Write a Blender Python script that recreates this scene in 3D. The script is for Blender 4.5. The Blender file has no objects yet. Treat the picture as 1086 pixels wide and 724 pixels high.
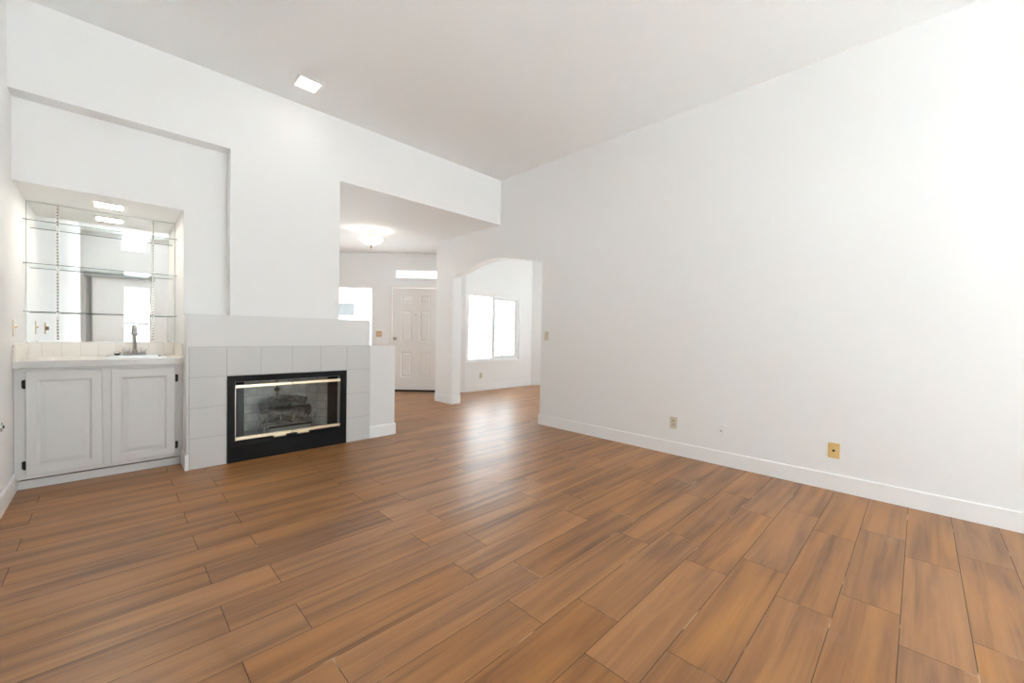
import bpy, bmesh, math, random
from mathutils import Vector, Matrix, noise
random.seed(7)
scene = bpy.context.scene
COL = scene.collection

# ------------------------------------------------------------------ camera
cam_data = bpy.data.cameras.new('camera')
cam_data.sensor_width = 36.0
cam_data.lens = 428.846 / 1086.0 * 36.0
cam_data.clip_start = 0.02
cam_data.clip_end = 200
cam = bpy.data.objects.new('camera', cam_data)
COL.objects.link(cam)
RV = Vector((0.71033563, -0.70366959, 0.01650459))
DV = Vector((-0.000887415, -0.0243438947, -0.99970325))
FV = Vector((0.70386256, 0.71011019, -0.01791678))
M = Matrix(((RV.x, -DV.x, -FV.x, 0.0), (RV.y, -DV.y, -FV.y, 0.0), (RV.z, -DV.z, -FV.z, 1.16), (0, 0, 0, 1)))
cam.matrix_world = M
scene.camera = cam

# ------------------------------------------------------------------ world, exposure
world = bpy.data.worlds.new('overcast_sky')
scene.world = world
world.use_nodes = True
bg = world.node_tree.nodes['Background']
bg.inputs['Color'].default_value = (0.865, 0.94, 1.0, 1)
# overcast sky: brighter overhead than at the horizon
wt = world.node_tree
w_tc = wt.nodes.new('ShaderNodeTexCoord'); w_sx = wt.nodes.new('ShaderNodeSeparateXYZ')
w_mr = wt.nodes.new('ShaderNodeMapRange')
w_mr.inputs['From Min'].default_value = 0.0; w_mr.inputs['From Max'].default_value = 1.0
w_mr.inputs['To Min'].default_value = 5.0; w_mr.inputs['To Max'].default_value = 13.0
wt.links.new(w_tc.outputs['Generated'], w_sx.inputs[0]); wt.links.new(w_sx.outputs['Z'], w_mr.inputs['Value'])
wt.links.new(w_mr.outputs['Result'], bg.inputs['Strength'])
scene.view_settings.view_transform = 'Standard'
scene.view_settings.look = 'None'
scene.view_settings.gamma = 1.0
scene.view_settings.use_curve_mapping = False
scene.view_settings.exposure = 0.33
scene.cycles.max_bounces = 16
scene.cycles.diffuse_bounces = 10
scene.cycles.glossy_bounces = 6
scene.cycles.transparent_max_bounces = 16
LENS_W = 9.0
BAR_W = 50.0        # emission of the square downlight lenses
BOWL_W = 6.5         # emission of the glass bowl lamp

# added overhead sun: lights the ground outside, whose bounce brightens the rooms
sun_data = bpy.data.lights.new('sun', 'SUN'); sun_data.energy = 30.0; sun_data.angle = 0.009
sun_data.color = (0.97, 0.99, 1.0)
sun = bpy.data.objects.new('sun', sun_data); COL.objects.link(sun)
sun.rotation_euler = (0, 0, 0)

def portal(name, loc, rot, sx, sy):
    l = bpy.data.lights.new(name, 'AREA')
    l.shape = 'RECTANGLE'; l.size = sx; l.size_y = sy
    l.cycles.is_portal = True
    o = bpy.data.objects.new(name, l)
    o.location = loc; o.rotation_euler = rot
    COL.objects.link(o)
H90 = math.pi / 2
# sky portals in the window openings (they give no light of their own)
portal('window_portal', (2.11, -3.34, 1.05), (H90, 0, 0), 1.78, 2.06)
portal('window_portal', (2.24, -3.34, 2.825), (H90, 0, 0), 1.72, 0.65)
portal('window_portal', (0.44, -3.34, 1.30), (H90, 0, 0), 0.50, 1.70)
portal('window_portal', (0.385, -3.34, 3.135), (H90, 0, 0), 0.49, 0.35)
portal('window_portal', (5.72, 6.45, 1.28), (-H90, 0, 0), 1.46, 1.4)
portal('window_portal', (0.70710678 * (7.9426 + 0.16 - 3.21), 0.70710678 * (7.9426 + 0.16 + 3.21), 1.13), (-H90, 0, -math.pi / 4), 0.82, 1.78)
portal('window_portal', (7.94, 4.3, 1.325), (0, H90, 0), 1.55, 1.2)

# ------------------------------------------------------------------ dimensions
XL, XR, T = -0.485, 3.951, 0.175
H, ZB, ZN = 3.343, 2.714, 2.731
YF, YN, YM = 4.258, 4.408, 5.044
XB = 0.436                      # right end of the bar recess
XC1, XC2 = 0.739, 1.681         # chimney breast
YT = 4.194                      # tile face
YD = 6.288                      # dining window wall
YB = -3.2                       # wall behind the camera
ZBB = 0.127

# ------------------------------------------------------------------ materials
def mat(name, col, rough=0.5, metal=0.0, spec=0.5, bump=None, coat=0.0):
    m = bpy.data.materials.new(name)
    m.use_nodes = True
    nt = m.node_tree
    b = nt.nodes['Principled BSDF']
    b.inputs['Base Color'].default_value = (*col, 1)
    b.inputs['Roughness'].default_value = rough
    b.inputs['Metallic'].default_value = metal
    b.inputs['Specular IOR Level'].default_value = spec
    b.inputs['Coat Weight'].default_value = coat
    if bump:
        scale, strength, dist = bump
        tc = nt.nodes.new('ShaderNodeTexCoord')
        n = nt.nodes.new('ShaderNodeTexNoise')
        n.inputs['Scale'].default_value = scale
        n.inputs['Detail'].default_value = 4
        bp = nt.nodes.new('ShaderNodeBump')
        bp.inputs['Strength'].default_value = strength
        bp.inputs['Distance'].default_value = dist
        nt.links.new(tc.outputs['Object'], n.inputs['Vector'])
        nt.links.new(n.outputs['Fac'], bp.inputs['Height'])
        nt.links.new(bp.outputs['Normal'], b.inputs['Normal'])
    return m

def emis(name, col, strength):
    m = bpy.data.materials.new(name)
    m.use_nodes = True
    nt = m.node_tree
    b = nt.nodes['Principled BSDF']
    b.inputs['Base Color'].default_value = (0.9, 0.9, 0.88, 1)
    b.inputs['Emission Color'].default_value = (*col, 1)
    b.inputs['Emission Strength'].default_value = strength
    return m

def thin_glass(name, tint, refl=0.08, rough=0.0, cap=1.0):
    m = bpy.data.materials.new(name)
    m.use_nodes = True
    nt = m.node_tree
    nt.nodes.remove(nt.nodes['Principled BSDF'])
    out = nt.nodes['Material Output']
    t = nt.nodes.new('ShaderNodeBsdfTransparent'); t.inputs['Color'].default_value = (*tint, 1)
    g = nt.nodes.new('ShaderNodeBsdfGlossy'); g.inputs['Roughness'].default_value = rough
    mx = nt.nodes.new('ShaderNodeMixShader')
    fr = nt.nodes.new('ShaderNodeFresnel'); fr.inputs['IOR'].default_value = 1.35 + refl
    nt.links.new(math_node(nt, 'MINIMUM', fr.outputs['Fac'], cap), mx.inputs['Fac'])
    nt.links.new(t.outputs['BSDF'], mx.inputs[1]); nt.links.new(g.outputs['BSDF'], mx.inputs[2])
    nt.links.new(mx.outputs['Shader'], out.inputs['Surface'])
    return m

def node(nt, typ, **kw):
    n = nt.nodes.new(typ)
    for k, v in kw.items(): setattr(n, k, v)
    return n

def math_node(nt, op, a, b=None):
    n = nt.nodes.new('ShaderNodeMath'); n.operation = op
    for i, s in enumerate((a, b)):
        if s is None: continue
        if isinstance(s, (int, float)): n.inputs[i].default_value = s
        else: nt.links.new(s, n.inputs[i])
    return n.outputs[0]

def floor_material():
    """wood-look porcelain planks, 0.905 x 0.201 m, every second row set back by a quarter"""
    m = bpy.data.materials.new('wood_look_plank_tile')
    m.use_nodes = True
    nt = m.node_tree; L = nt.links
    b = nt.nodes['Principled BSDF']
    tc = node(nt, 'ShaderNodeTexCoord')
    sx = node(nt, 'ShaderNodeSeparateXYZ'); L.new(tc.outputs['Object'], sx.inputs[0])
    X, Y = sx.outputs['X'], sx.outputs['Y']
    PL, PW = 0.9045, 0.2013
    r = math_node(nt, 'DIVIDE', math_node(nt, 'SUBTRACT', Y, 0.231 - 40 * PW), PW)
    row = math_node(nt, 'FLOOR', r); fr = math_node(nt, 'SUBTRACT', r, row)
    par = math_node(nt, 'MODULO', row, 2.0)
    off = math_node(nt, 'MULTIPLY', par, 0.232)
    u = math_node(nt, 'DIVIDE', math_node(nt, 'SUBTRACT', math_node(nt, 'SUBTRACT', X, 0.324 - 20 * PL), off), PL)
    ci = math_node(nt, 'FLOOR', u); fu = math_node(nt, 'SUBTRACT', u, ci)
    def edge(f, size):
        d = math_node(nt, 'MINIMUM', f, math_node(nt, 'SUBTRACT', 1.0, f))
        return math_node(nt, 'MULTIPLY', d, size)
    dist = math_node(nt, 'MINIMUM', edge(fr, PW), edge(fu, PL))
    grout = math_node(nt, 'LESS_THAN', dist, 0.0014)
    # a chance of pale, chipped grout along some joints
    idv = node(nt, 'ShaderNodeCombineXYZ'); L.new(ci, idv.inputs[0]); L.new(row, idv.inputs[1])
    wn = node(nt, 'ShaderNodeTexWhiteNoise', noise_dimensions='3D'); L.new(idv.outputs[0], wn.inputs['Vector'])
    rnd = wn.outputs['Value']
    # grain coordinates, shifted plank by plank
    gx = math_node(nt, 'ADD', math_node(nt, 'MULTIPLY', X, 1.0), math_node(nt, 'MULTIPLY', rnd, 37.0))
    gy = math_node(nt, 'ADD', Y, math_node(nt, 'MULTIPLY', rnd, 11.0))
    def grain(kx, ky, scale, detail, dist_=0.0):
        c = node(nt, 'ShaderNodeCombineXYZ')
        L.new(math_node(nt, 'MULTIPLY', gx, kx), c.inputs[0]); L.new(math_node(nt, 'MULTIPLY', gy, ky), c.inputs[1])
        n = node(nt, 'ShaderNodeTexNoise'); n.inputs['Scale'].default_value = scale
        n.inputs['Detail'].default_value = detail; n.inputs['Distortion'].default_value = dist_
        L.new(c.outputs[0], n.inputs['Vector'])
        return n.outputs['Fac']
    g1 = grain(0.55, 9.0, 1.6, 5, 0.6)
    g2 = grain(1.3, 45.0, 1.6, 4, 0.2)
    g3 = grain(0.6, 2.2, 1.3, 2, 0.8)
    mix = math_node(nt, 'ADD', math_node(nt, 'MULTIPLY', g1, 0.62),
                    math_node(nt, 'ADD', math_node(nt, 'MULTIPLY', g2, 0.14), math_node(nt, 'MULTIPLY', g3, 0.24)))
    ramp = node(nt, 'ShaderNodeValToRGB'); L.new(mix, ramp.inputs[0])
    e = ramp.color_ramp.elements
    e[0].position = 0.36; e[0].color = (0.140, 0.058, 0.018, 1)
    e[1].position = 0.66; e[1].color = (0.425, 0.196, 0.062, 1)
    k = ramp.color_ramp.elements.new(0.46); k.color = (0.265, 0.115, 0.038, 1)
    k = ramp.color_ramp.elements.new(0.54); k.color = (0.345, 0.156, 0.050, 1)
    hsv = node(nt, 'ShaderNodeHueSaturation'); L.new(ramp.outputs['Color'], hsv.inputs['Color'])
    L.new(math_node(nt, 'ADD', math_node(nt, 'MULTIPLY', rnd, 0.12), 0.94), hsv.inputs['Value'])
    L.new(math_node(nt, 'ADD', math_node(nt, 'MULTIPLY', math_node(nt, 'FRACT', math_node(nt, 'MULTIPLY', rnd, 7.3)), 0.08), 0.98), hsv.inputs['Saturation'])
    # footprints of dust: pale scuffs
    dn = node(nt, 'ShaderNodeTexNoise'); dn.inputs['Scale'].default_value = 2.6; dn.inputs['Detail'].default_value = 6
    L.new(tc.outputs['Object'], dn.inputs['Vector'])
    dr = node(nt, 'ShaderNodeValToRGB'); L.new(dn.outputs['Fac'], dr.inputs[0])
    dr.color_ramp.elements[0].position = 0.60; dr.color_ramp.elements[0].color = (0, 0, 0, 1)
    dr.color_ramp.elements[1].position = 0.74; dr.color_ramp.elements[1].color = (0.16, 0.16, 0.16, 1)
    dm = node(nt, 'ShaderNodeMixRGB'); L.new(dr.outputs['Color'], dm.inputs['Fac'])
    L.new(hsv.outputs['Color'], dm.inputs['Color1']); dm.inputs['Color2'].default_value = (0.45, 0.33, 0.25, 1)
    # grout colour, pale here and there
    gn = node(nt, 'ShaderNodeTexNoise'); gn.inputs['Scale'].default_value = 5.0
    L.new(tc.outputs['Object'], gn.inputs['Vector'])
    gr = node(nt, 'ShaderNodeValToRGB'); L.new(gn.outputs['Fac'], gr.inputs[0])
    gr.color_ramp.elements[0].position = 0.60; gr.color_ramp.elements[0].color = (0.06, 0.035, 0.022, 1)
    gr.color_ramp.elements[1].position = 0.68; gr.color_ramp.elements[1].color = (0.50, 0.38, 0.28, 1)
    gm = node(nt, 'ShaderNodeMixRGB'); L.new(grout, gm.inputs['Fac'])
    L.new(dm.outputs['Color'], gm.inputs['Color1']); L.new(gr.outputs['Color'], gm.inputs['Color2'])
    L.new(gm.outputs['Color'], b.inputs['Base Color'])
    rg = math_node(nt, 'ADD', math_node(nt, 'MULTIPLY', g2, 0.12), 0.29)
    L.new(math_node(nt, 'ADD', rg, math_node(nt, 'MULTIPLY', grout, 0.4)), b.inputs['Roughness'])
    b.inputs['Specular IOR Level'].default_value = 0.65
    bp = node(nt, 'ShaderNodeBump'); bp.inputs['Strength'].default_value = 0.25; bp.inputs['Distance'].default_value = 0.002
    hgt = math_node(nt, 'SUBTRACT', math_node(nt, 'MULTIPLY', mix, 0.5), math_node(nt, 'MULTIPLY', grout, 0.6))
    L.new(hgt, bp.inputs['Height']); L.new(bp.outputs['Normal'], b.inputs['Normal'])
    return m

def grid_material(name, body, line, ux, uz, gap, ox=0.0, oz=0.0, rough=0.3, half=False, axes=('X', 'Z'), noise_amt=0.0):
    """tiles / bricks drawn with thin joints, in object space"""
    m = bpy.data.materials.new(name); m.use_nodes = True
    nt = m.node_tree; L = nt.links
    b = nt.nodes['Principled BSDF']; b.inputs['Roughness'].default_value = rough
    tc = node(nt, 'ShaderNodeTexCoord'); sx = node(nt, 'ShaderNodeSeparateXYZ'); L.new(tc.outputs['Object'], sx.inputs[0])
    rz = math_node(nt, 'DIVIDE', math_node(nt, 'SUBTRACT', sx.outputs[axes[1]], oz - 50 * uz), uz)
    row = math_node(nt, 'FLOOR', rz); fz = math_node(nt, 'SUBTRACT', rz, row)
    rx = math_node(nt, 'DIVIDE', math_node(nt, 'SUBTRACT', sx.outputs[axes[0]], ox - 50 * ux), ux)
    if half: rx = math_node(nt, 'ADD', rx, math_node(nt, 'MULTIPLY', math_node(nt, 'MODULO', row, 2.0), 0.5))
    fx = math_node(nt, 'FRACT', rx)
    def ed(f, s): return math_node(nt, 'MULTIPLY', math_node(nt, 'MINIMUM', f, math_node(nt, 'SUBTRACT', 1.0, f)), s)
    g = math_node(nt, 'LESS_THAN', math_node(nt, 'MINIMUM', ed(fx, ux), ed(fz, uz)), gap / 2)
    col = node(nt, 'ShaderNodeMixRGB'); L.new(g, col.inputs['Fac'])
    col.inputs['Color1'].default_value = (*body, 1); col.inputs['Color2'].default_value = (*line, 1)
    if noise_amt:
        n = node(nt, 'ShaderNodeTexNoise'); n.inputs['Scale'].default_value = 9; n.inputs['Detail'].default_value = 6
        L.new(tc.outputs['Object'], n.inputs['Vector'])
        rp = node(nt, 'ShaderNodeValToRGB'); L.new(n.outputs['Fac'], rp.inputs[0])
        rp.color_ramp.elements[0].position = 0.3; rp.color_ramp.elements[0].color = tuple(c * (1 - noise_amt) for c in body) + (1,)
        rp.color_ramp.elements[1].position = 0.7; rp.color_ramp.elements[1].color = (*body, 1)
        L.new(rp.outputs['Color'], col.inputs['Color1'])
    L.new(col.outputs['Color'], b.inputs['Base Color'])
    return m

WALL = mat('white_wall_paint', (0.86, 0.865, 0.865), 0.55, spec=0.35, bump=(38, 0.16, 0.004))
CEIL = mat('ceiling_paint', (0.905, 0.93, 0.94), 0.8, spec=0.2, bump=(60, 0.12, 0.003))
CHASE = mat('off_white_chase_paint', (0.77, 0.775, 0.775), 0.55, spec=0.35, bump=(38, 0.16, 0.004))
MUNT = mat('grey_window_vinyl', (0.74, 0.75, 0.75), 0.45)
TRIM = mat('white_trim_gloss', (0.88, 0.885, 0.885), 0.35, spec=0.4)
DOORM = mat('warm_white_door_paint', (0.84, 0.82, 0.80), 0.4, spec=0.4)
CAB = mat('white_cabinet_paint', (0.70, 0.705, 0.70), 0.38, spec=0.4)
FLOOR = floor_material()
FTILE = mat('grey_white_stone_tile', (0.64, 0.645, 0.64), 0.45, spec=0.4, bump=(22, 0.12, 0.003))
GROUT = mat('grey_grout', (0.40, 0.40, 0.39), 0.8)
CTILE = grid_material('glazed_counter_tile', (0.83, 0.80, 0.77), (0.66, 0.62, 0.58), 0.108, 0.108, 0.003, XL, 0.915, 0.18, axes=('X', 'Y'))
BTILE = grid_material('glazed_backsplash_tile', (0.83, 0.785, 0.745), (0.68, 0.63, 0.59), 0.108, 0.125, 0.003, XL, 0.91, 0.22)
BLACK = mat('black_painted_steel', (0.005, 0.005, 0.0055), 0.5, spec=0.22, bump=(90, 0.1, 0.001))
VOID = mat('dark_slot', (0.003, 0.003, 0.003), 0.9)
BRASS = mat('pale_polished_brass', (0.78, 0.68, 0.50), 0.3, metal=1.0)
GOLDP = mat('gold_plate_plastic', (0.72, 0.50, 0.20), 0.4, spec=0.5)
IVORY = mat('ivory_plate_plastic', (0.66, 0.62, 0.50), 0.4)
IVORY2 = mat('ivory_device_plastic', (0.60, 0.55, 0.42), 0.4)
WPLATE = mat('white_plate_plastic', (0.84, 0.84, 0.83), 0.4)
TAN = mat('tan_plate_plastic', (0.62, 0.45, 0.28), 0.45)
CHROME = mat('chrome', (0.82, 0.82, 0.82), 0.12, metal=1.0)
FAUCET = mat('satin_chrome', (0.46, 0.46, 0.45), 0.3, metal=1.0)
STEEL = mat('brushed_steel', (0.62, 0.62, 0.61), 0.28, metal=1.0)
DKMET = mat('dark_metal', (0.03, 0.028, 0.026), 0.4, metal=0.6)
RUBBER = mat('black_rubber', (0.015, 0.014, 0.013), 0.6)
KNOB = mat('satin_nickel', (0.42, 0.39, 0.35), 0.3, metal=1.0)
ACRYL = mat('clear_acrylic_knob', (0.82, 0.82, 0.80), 0.1, spec=0.8)
BRONZE = mat('antique_brass', (0.45, 0.33, 0.18), 0.35, metal=1.0)
MIRROR = mat('mirror_silver', (0.90, 0.915, 0.905), 0.0, metal=1.0)
PANE = thin_glass('window_glass', (0.97, 0.985, 0.98), 0.08, 0.0, 0.06)
FPANE = thin_glass('smoked_door_glass', (0.94, 0.95, 0.94), 0.05, 0.0, 0.05)
SHELFG = thin_glass('shelf_glass', (0.97, 0.985, 0.98), 0.1, 0.0, 0.08)
SHELFE = mat('green_glass_edge', (0.10, 0.16, 0.14), 0.15, spec=0.8)
BRICK = grid_material('sooty_firebrick_panel', (0.80, 0.80, 0.78), (0.33, 0.33, 0.32), 0.19, 0.085, 0.005, 0.0, 0.17, 0.9, True, noise_amt=0.45)
BRICKS = grid_material('sooty_firebrick_side', (0.80, 0.80, 0.78), (0.33, 0.33, 0.32), 0.19, 0.085, 0.005, 0.0, 0.17, 0.9, True, axes=('Y', 'Z'), noise_amt=0.4)
ASH = mat('ash_grey_floor', (0.32, 0.31, 0.30), 0.95, bump=(40, 0.4, 0.006))
CURTAIN = mat('fire_mesh', (0.035, 0.035, 0.036), 0.5, metal=0.5, bump=(400, 0.5, 0.002))
LENS = emis('downlight_lens', (1.0, 0.93, 0.82), LENS_W)
LENSB = emis('bar_downlight_lens', (1.0, 0.91, 0.80), BAR_W)
BOWL = emis('lit_alabaster_glass', (1.0, 0.90, 0.78), BOWL_W)
VANE = mat('blind_vane_vinyl', (0.72, 0.72, 0.70), 0.45)
HEADR = mat('grey_headrail', (0.42, 0.43, 0.42), 0.4)
STUCCO = mat('white_stucco', (0.80, 0.79, 0.77), 0.9, bump=(30, 0.3, 0.006))
GARAGE = grid_material('grey_slatted_garage_door', (0.036, 0.036, 0.036), (0.025, 0.025, 0.025), 50.0, 0.16, 0.02, 7.0, 0.0, 0.6)
CONC = mat('pale_concrete', (0.69, 0.70, 0.70), 0.9, bump=(8, 0.2, 0.01))

def strip_material():
    m = mat('slotted_standard_steel', (0.60, 0.59, 0.56), 0.35, metal=0.9)
    nt = m.node_tree; L = nt.links; b = nt.nodes['Principled BSDF']
    tc = node(nt, 'ShaderNodeTexCoord'); sx = node(nt, 'ShaderNodeSeparateXYZ'); L.new(tc.outputs['Object'], sx.inputs[0])
    f = math_node(nt, 'FRACT', math_node(nt, 'DIVIDE', sx.outputs['Z'], 0.0254))
    s = math_node(nt, 'MULTIPLY', math_node(nt, 'LESS_THAN', f, 0.5), math_node(nt, 'LESS_THAN', math_node(nt, 'ABSOLUTE', sx.outputs['X']), 0.004))
    mx = node(nt, 'ShaderNodeMixRGB'); L.new(s, mx.inputs['Fac'])
    mx.inputs['Color1'].default_value = (0.62, 0.60, 0.56, 1); mx.inputs['Color2'].default_value = (0.05, 0.045, 0.04, 1)
    L.new(mx.outputs['Color'], b.inputs['Base Color'])
    return m
STRIP = strip_material()

def bark_material(name, dark, light):
    m = mat(name, dark, 0.9)
    nt = m.node_tree; L = nt.links; b = nt.nodes['Principled BSDF']
    tc = node(nt, 'ShaderNodeTexCoord')
    n = node(nt, 'ShaderNodeTexNoise'); n.inputs['Scale'].default_value = 26; n.inputs['Detail'].default_value = 8
    L.new(tc.outputs['Object'], n.inputs['Vector'])
    rp = node(nt, 'ShaderNodeValToRGB'); L.new(n.outputs['Fac'], rp.inputs[0])
    rp.color_ramp.elements[0].position = 0.35; rp.color_ramp.elements[0].color = (*dark, 1)
    rp.color_ramp.elements[1].position = 0.68; rp.color_ramp.elements[1].color = (*light, 1)
    L.new(rp.outputs['Color'], b.inputs['Base Color'])
    bp = node(nt, 'ShaderNodeBump'); bp.inputs['Strength'].default_value = 0.8; bp.inputs['Distance'].default_value = 0.012
    L.new(n.outputs['Fac'], bp.inputs['Height']); L.new(bp.outputs['Normal'], b.inputs['Normal'])
    return m
BARK = bark_material('charred_ceramic_bark', (0.035, 0.032, 0.03), (0.20, 0.185, 0.165))
BARKD = bark_material('dark_charred_bark', (0.012, 0.011, 0.010), (0.10, 0.092, 0.084))
LOGEND = bark_material('sawn_log_end', (0.13, 0.115, 0.10), (0.40, 0.36, 0.31))

# ------------------------------------------------------------------ mesh helpers
def add_box(bm, x0, x1, y0, y1, z0, z1, bevel=0.0):
    vs = [bm.verts.new(p) for p in ((x0, y0, z0), (x1, y0, z0), (x1, y1, z0), (x0, y1, z0), (x0, y0, z1), (x1, y0, z1), (x1, y1, z1), (x0, y1, z1))]
    fs = [bm.faces.new([vs[i] for i in f]) for f in ((3, 2, 1, 0), (4, 5, 6, 7), (0, 1, 5, 4), (1, 2, 6, 5), (2, 3, 7, 6), (3, 0, 4, 7))]
    if bevel > 0:
        es = list({e for f in fs for e in f.edges})
        bmesh.ops.bevel(bm, geom=es, offset=bevel, segments=2, profile=0.5, affect='EDGES')

def box(*a, bevel=0.0):
    bm = bmesh.new(); add_box(bm, *a, bevel=bevel); return bm

def add_prism(bm, pts, a0, a1, axis='y'):
    """polygon pts in the plane across `axis`, extruded from a0 to a1"""
    def P(p, a):
        return {'y': (p[0], a, p[1]), 'x': (a, p[0], p[1]), 'z': (p[0], p[1], a)}[axis]
    v0 = [bm.verts.new(P(p, a0)) for p in pts]; v1 = [bm.verts.new(P(p, a1)) for p in pts]
    bm.faces.new(v0); bm.faces.new(list(reversed(v1)))
    n = len(pts)
    for i in range(n):
        j = (i + 1) % n
        bm.faces.new((v0[j], v0[i], v1[i], v1[j]))
    bmesh.ops.recalc_face_normals(bm, faces=bm.faces[:])

def prism(pts, a0, a1, axis='y'):
    bm = bmesh.new(); add_prism(bm, pts, a0, a1, axis); return bm

def holed(s_breaks, z_breaks, filled, t0, t1, fmap):
    """a slab of cells in local (s, t, z); cells where filled(s, z) is False are openings"""
    bm = bmesh.new(); cache = {}
    S, Z = sorted(s_breaks), sorted(z_breaks)
    def V(i, k, j):
        key = (i, k, j)
        if key not in cache: cache[key] = bm.verts.new(fmap(S[i], (t0, t1)[k], Z[j]))
        return cache[key]
    ns, nz = len(S) - 1, len(Z) - 1
    F = [[filled((S[i] + S[i + 1]) / 2, (Z[j] + Z[j + 1]) / 2) for j in range(nz)] for i in range(ns)]
    ok = lambda i, j: 0 <= i < ns and 0 <= j < nz and F[i][j]
    for i in range(ns):
        for j in range(nz):
            if not F[i][j]: continue
            bm.faces.new((V(i, 0, j), V(i + 1, 0, j), V(i + 1, 0, j + 1), V(i, 0, j + 1)))
            bm.faces.new((V(i, 1, j + 1), V(i + 1, 1, j + 1), V(i + 1, 1, j), V(i, 1, j)))
            if not ok(i - 1, j): bm.faces.new((V(i, 0, j), V(i, 0, j + 1), V(i, 1, j + 1), V(i, 1, j)))
            if not ok(i + 1, j): bm.faces.new((V(i + 1, 0, j), V(i + 1, 1, j), V(i + 1, 1, j + 1), V(i + 1, 0, j + 1)))
            if not ok(i, j - 1): bm.faces.new((V(i, 0, j), V(i, 1, j), V(i + 1, 1, j), V(i + 1, 0, j)))
            if not ok(i, j + 1): bm.faces.new((V(i, 0, j + 1), V(i + 1, 0, j + 1), V(i + 1, 1, j + 1), V(i, 1, j + 1)))
    bmesh.ops.recalc_face_normals(bm, faces=bm.faces[:])
    return bm

def hole_wall(s0, s1, z0, z1, holes, t0, t1, fmap):
    S = {s0, s1} | {v for h in holes for v in h[:2]}; Z = {z0, z1} | {v for h in holes for v in h[2:]}
    return holed(S, Z, lambda s, z: not any(h[0] < s < h[1] and h[2] < z < h[3] for h in holes), t0, t1, fmap)

XZ = lambda s, t, z: (s, t, z)
YZ = lambda s, t, z: (t, s, z)
DN, DS, DC = Vector((0.70710678, 0.70710678)), Vector((0.70710678, -0.70710678)), 7.9426
DG = lambda s, t, z: (DN.x * (DC + t) + DS.x * s, DN.y * (DC + t) + DS.y * s, z)      # 45-degree entry wall

def add_lathe(bm, prof, center=(0, 0, 0), seg=24, axis='z', cap=True):
    cx, cy, cz = center; rings = []
    for r, h in prof:
        ring = []
        for i in range(seg):
            a = 2 * math.pi * i / seg
            c, s = r * math.cos(a), r * math.sin(a)
            p = {'z': (cx + c, cy + s, cz + h), 'y': (cx + c, cy + h, cz + s), 'x': (cx + h, cy + c, cz + s)}[axis]
            ring.append(bm.verts.new(p))
        rings.append(ring)
    fs = []
    for a, b in zip(rings, rings[1:]):
        for i in range(seg):
            j = (i + 1) % seg
            f = bm.faces.new((a[i], a[j], b[j], b[i])); f.smooth = True; fs.append(f)
    if cap:
        for rg in (rings[0], rings[-1]): fs.append(bm.faces.new(rg))
    bmesh.ops.recalc_face_normals(bm, faces=fs)

def lathe(*a, **k):
    bm = bmesh.new(); add_lathe(bm, *a, **k); return bm

def add_tube(bm, path, rad, seg=12, jitter=None):
    path = [Vector(p) for p in path]; n = len(path); rings = []
    up = Vector((0, 0, 1)); prev = None
    for i, p in enumerate(path):
        t = (path[min(i + 1, n - 1)] - path[max(i - 1, 0)]).normalized()
        s = t.cross(up) if prev is None else prev - t * prev.dot(t)
        if s.length < 1e-3: s = Vector((1, 0, 0))
        s.normalize(); prev = s; w = s.cross(t).normalized()
        r = rad[i] if isinstance(rad, (list, tuple)) else rad
        ring = []
        for k in range(seg):
            a = 2 * math.pi * k / seg
            q = r * (1 if not jitter else 1 + jitter * noise.noise(Vector((p.x * 14 + 3 * math.cos(a), p.y * 14 + 3 * math.sin(a), p.z * 14))))
            ring.append(bm.verts.new(p + s * math.cos(a) * q + w * math.sin(a) * q))
        rings.append(ring)
    fs = []
    for a, b in zip(rings, rings[1:]):
        for i in range(seg):
            j = (i + 1) % seg
            f = bm.faces.new((a[i], a[j], b[j], b[i])); f.smooth = True; fs.append(f)
    for rg in (rings[0], rings[-1]): fs.append(bm.faces.new(rg))
    bmesh.ops.recalc_face_normals(bm, faces=fs)

def tube(*a, **k):
    bm = bmesh.new(); add_tube(bm, *a, **k); return bm

def obj(name, bm, m, parent=None, world=False):
    """link a bmesh as one mesh object; world=True: verts are in world space, moved into the root's frame"""
    if world and parent is not None:
        root = parent
        while root.parent is not None: root = root.parent
        bmesh.ops.translate(bm, verts=bm.verts[:], vec=-root.location)
    me = bpy.data.meshes.new(name); bm.to_mesh(me); bm.free()
    me.materials.append(m)
    o = bpy.data.objects.new(name, me); COL.objects.link(o)
    if parent is not None: o.parent = parent
    return o

def struct(name, bm, m, label=None, cat=None):
    o = obj(name, bm, m); o['kind'] = 'structure'
    if label: o['label'] = label
    if cat: o['category'] = cat
    return o

def tag(o, label, cat, group=None, kind=None):
    o['label'] = label; o['category'] = cat
    if group: o['group'] = group
    if kind: o['kind'] = kind
    return o

def thing(name, label, cat, loc=(0, 0, 0), rotz=0.0, group=None, kind=None):
    o = bpy.data.objects.new(name, None); o.empty_display_size = 0.1
    o.location = loc; o.rotation_euler = (0, 0, rotz); COL.objects.link(o)
    return tag(o, label, cat, group, kind)

# ================================================================== the setting
struct('floor', box(-0.7, 8.0, -3.4, 8.9, -0.1, 0.0), FLOOR)
struct('ceiling', box(-0.7, 8.0, -3.4, 8.9, H, H + 0.12), CEIL)
struct('ceiling', prism([(0.56, 4.51), (1.2, 4.51), (1.2, YN), (XR, YN), (XR, 5.844), (5.2, 5.844), (5.2, 8.85), (0.56, 8.85)], ZB, H, 'z'), CEIL)
struct('wall_left', box(XL - 0.12, XL, YB - 0.12, 5.16, 0, H), WALL)
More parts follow.
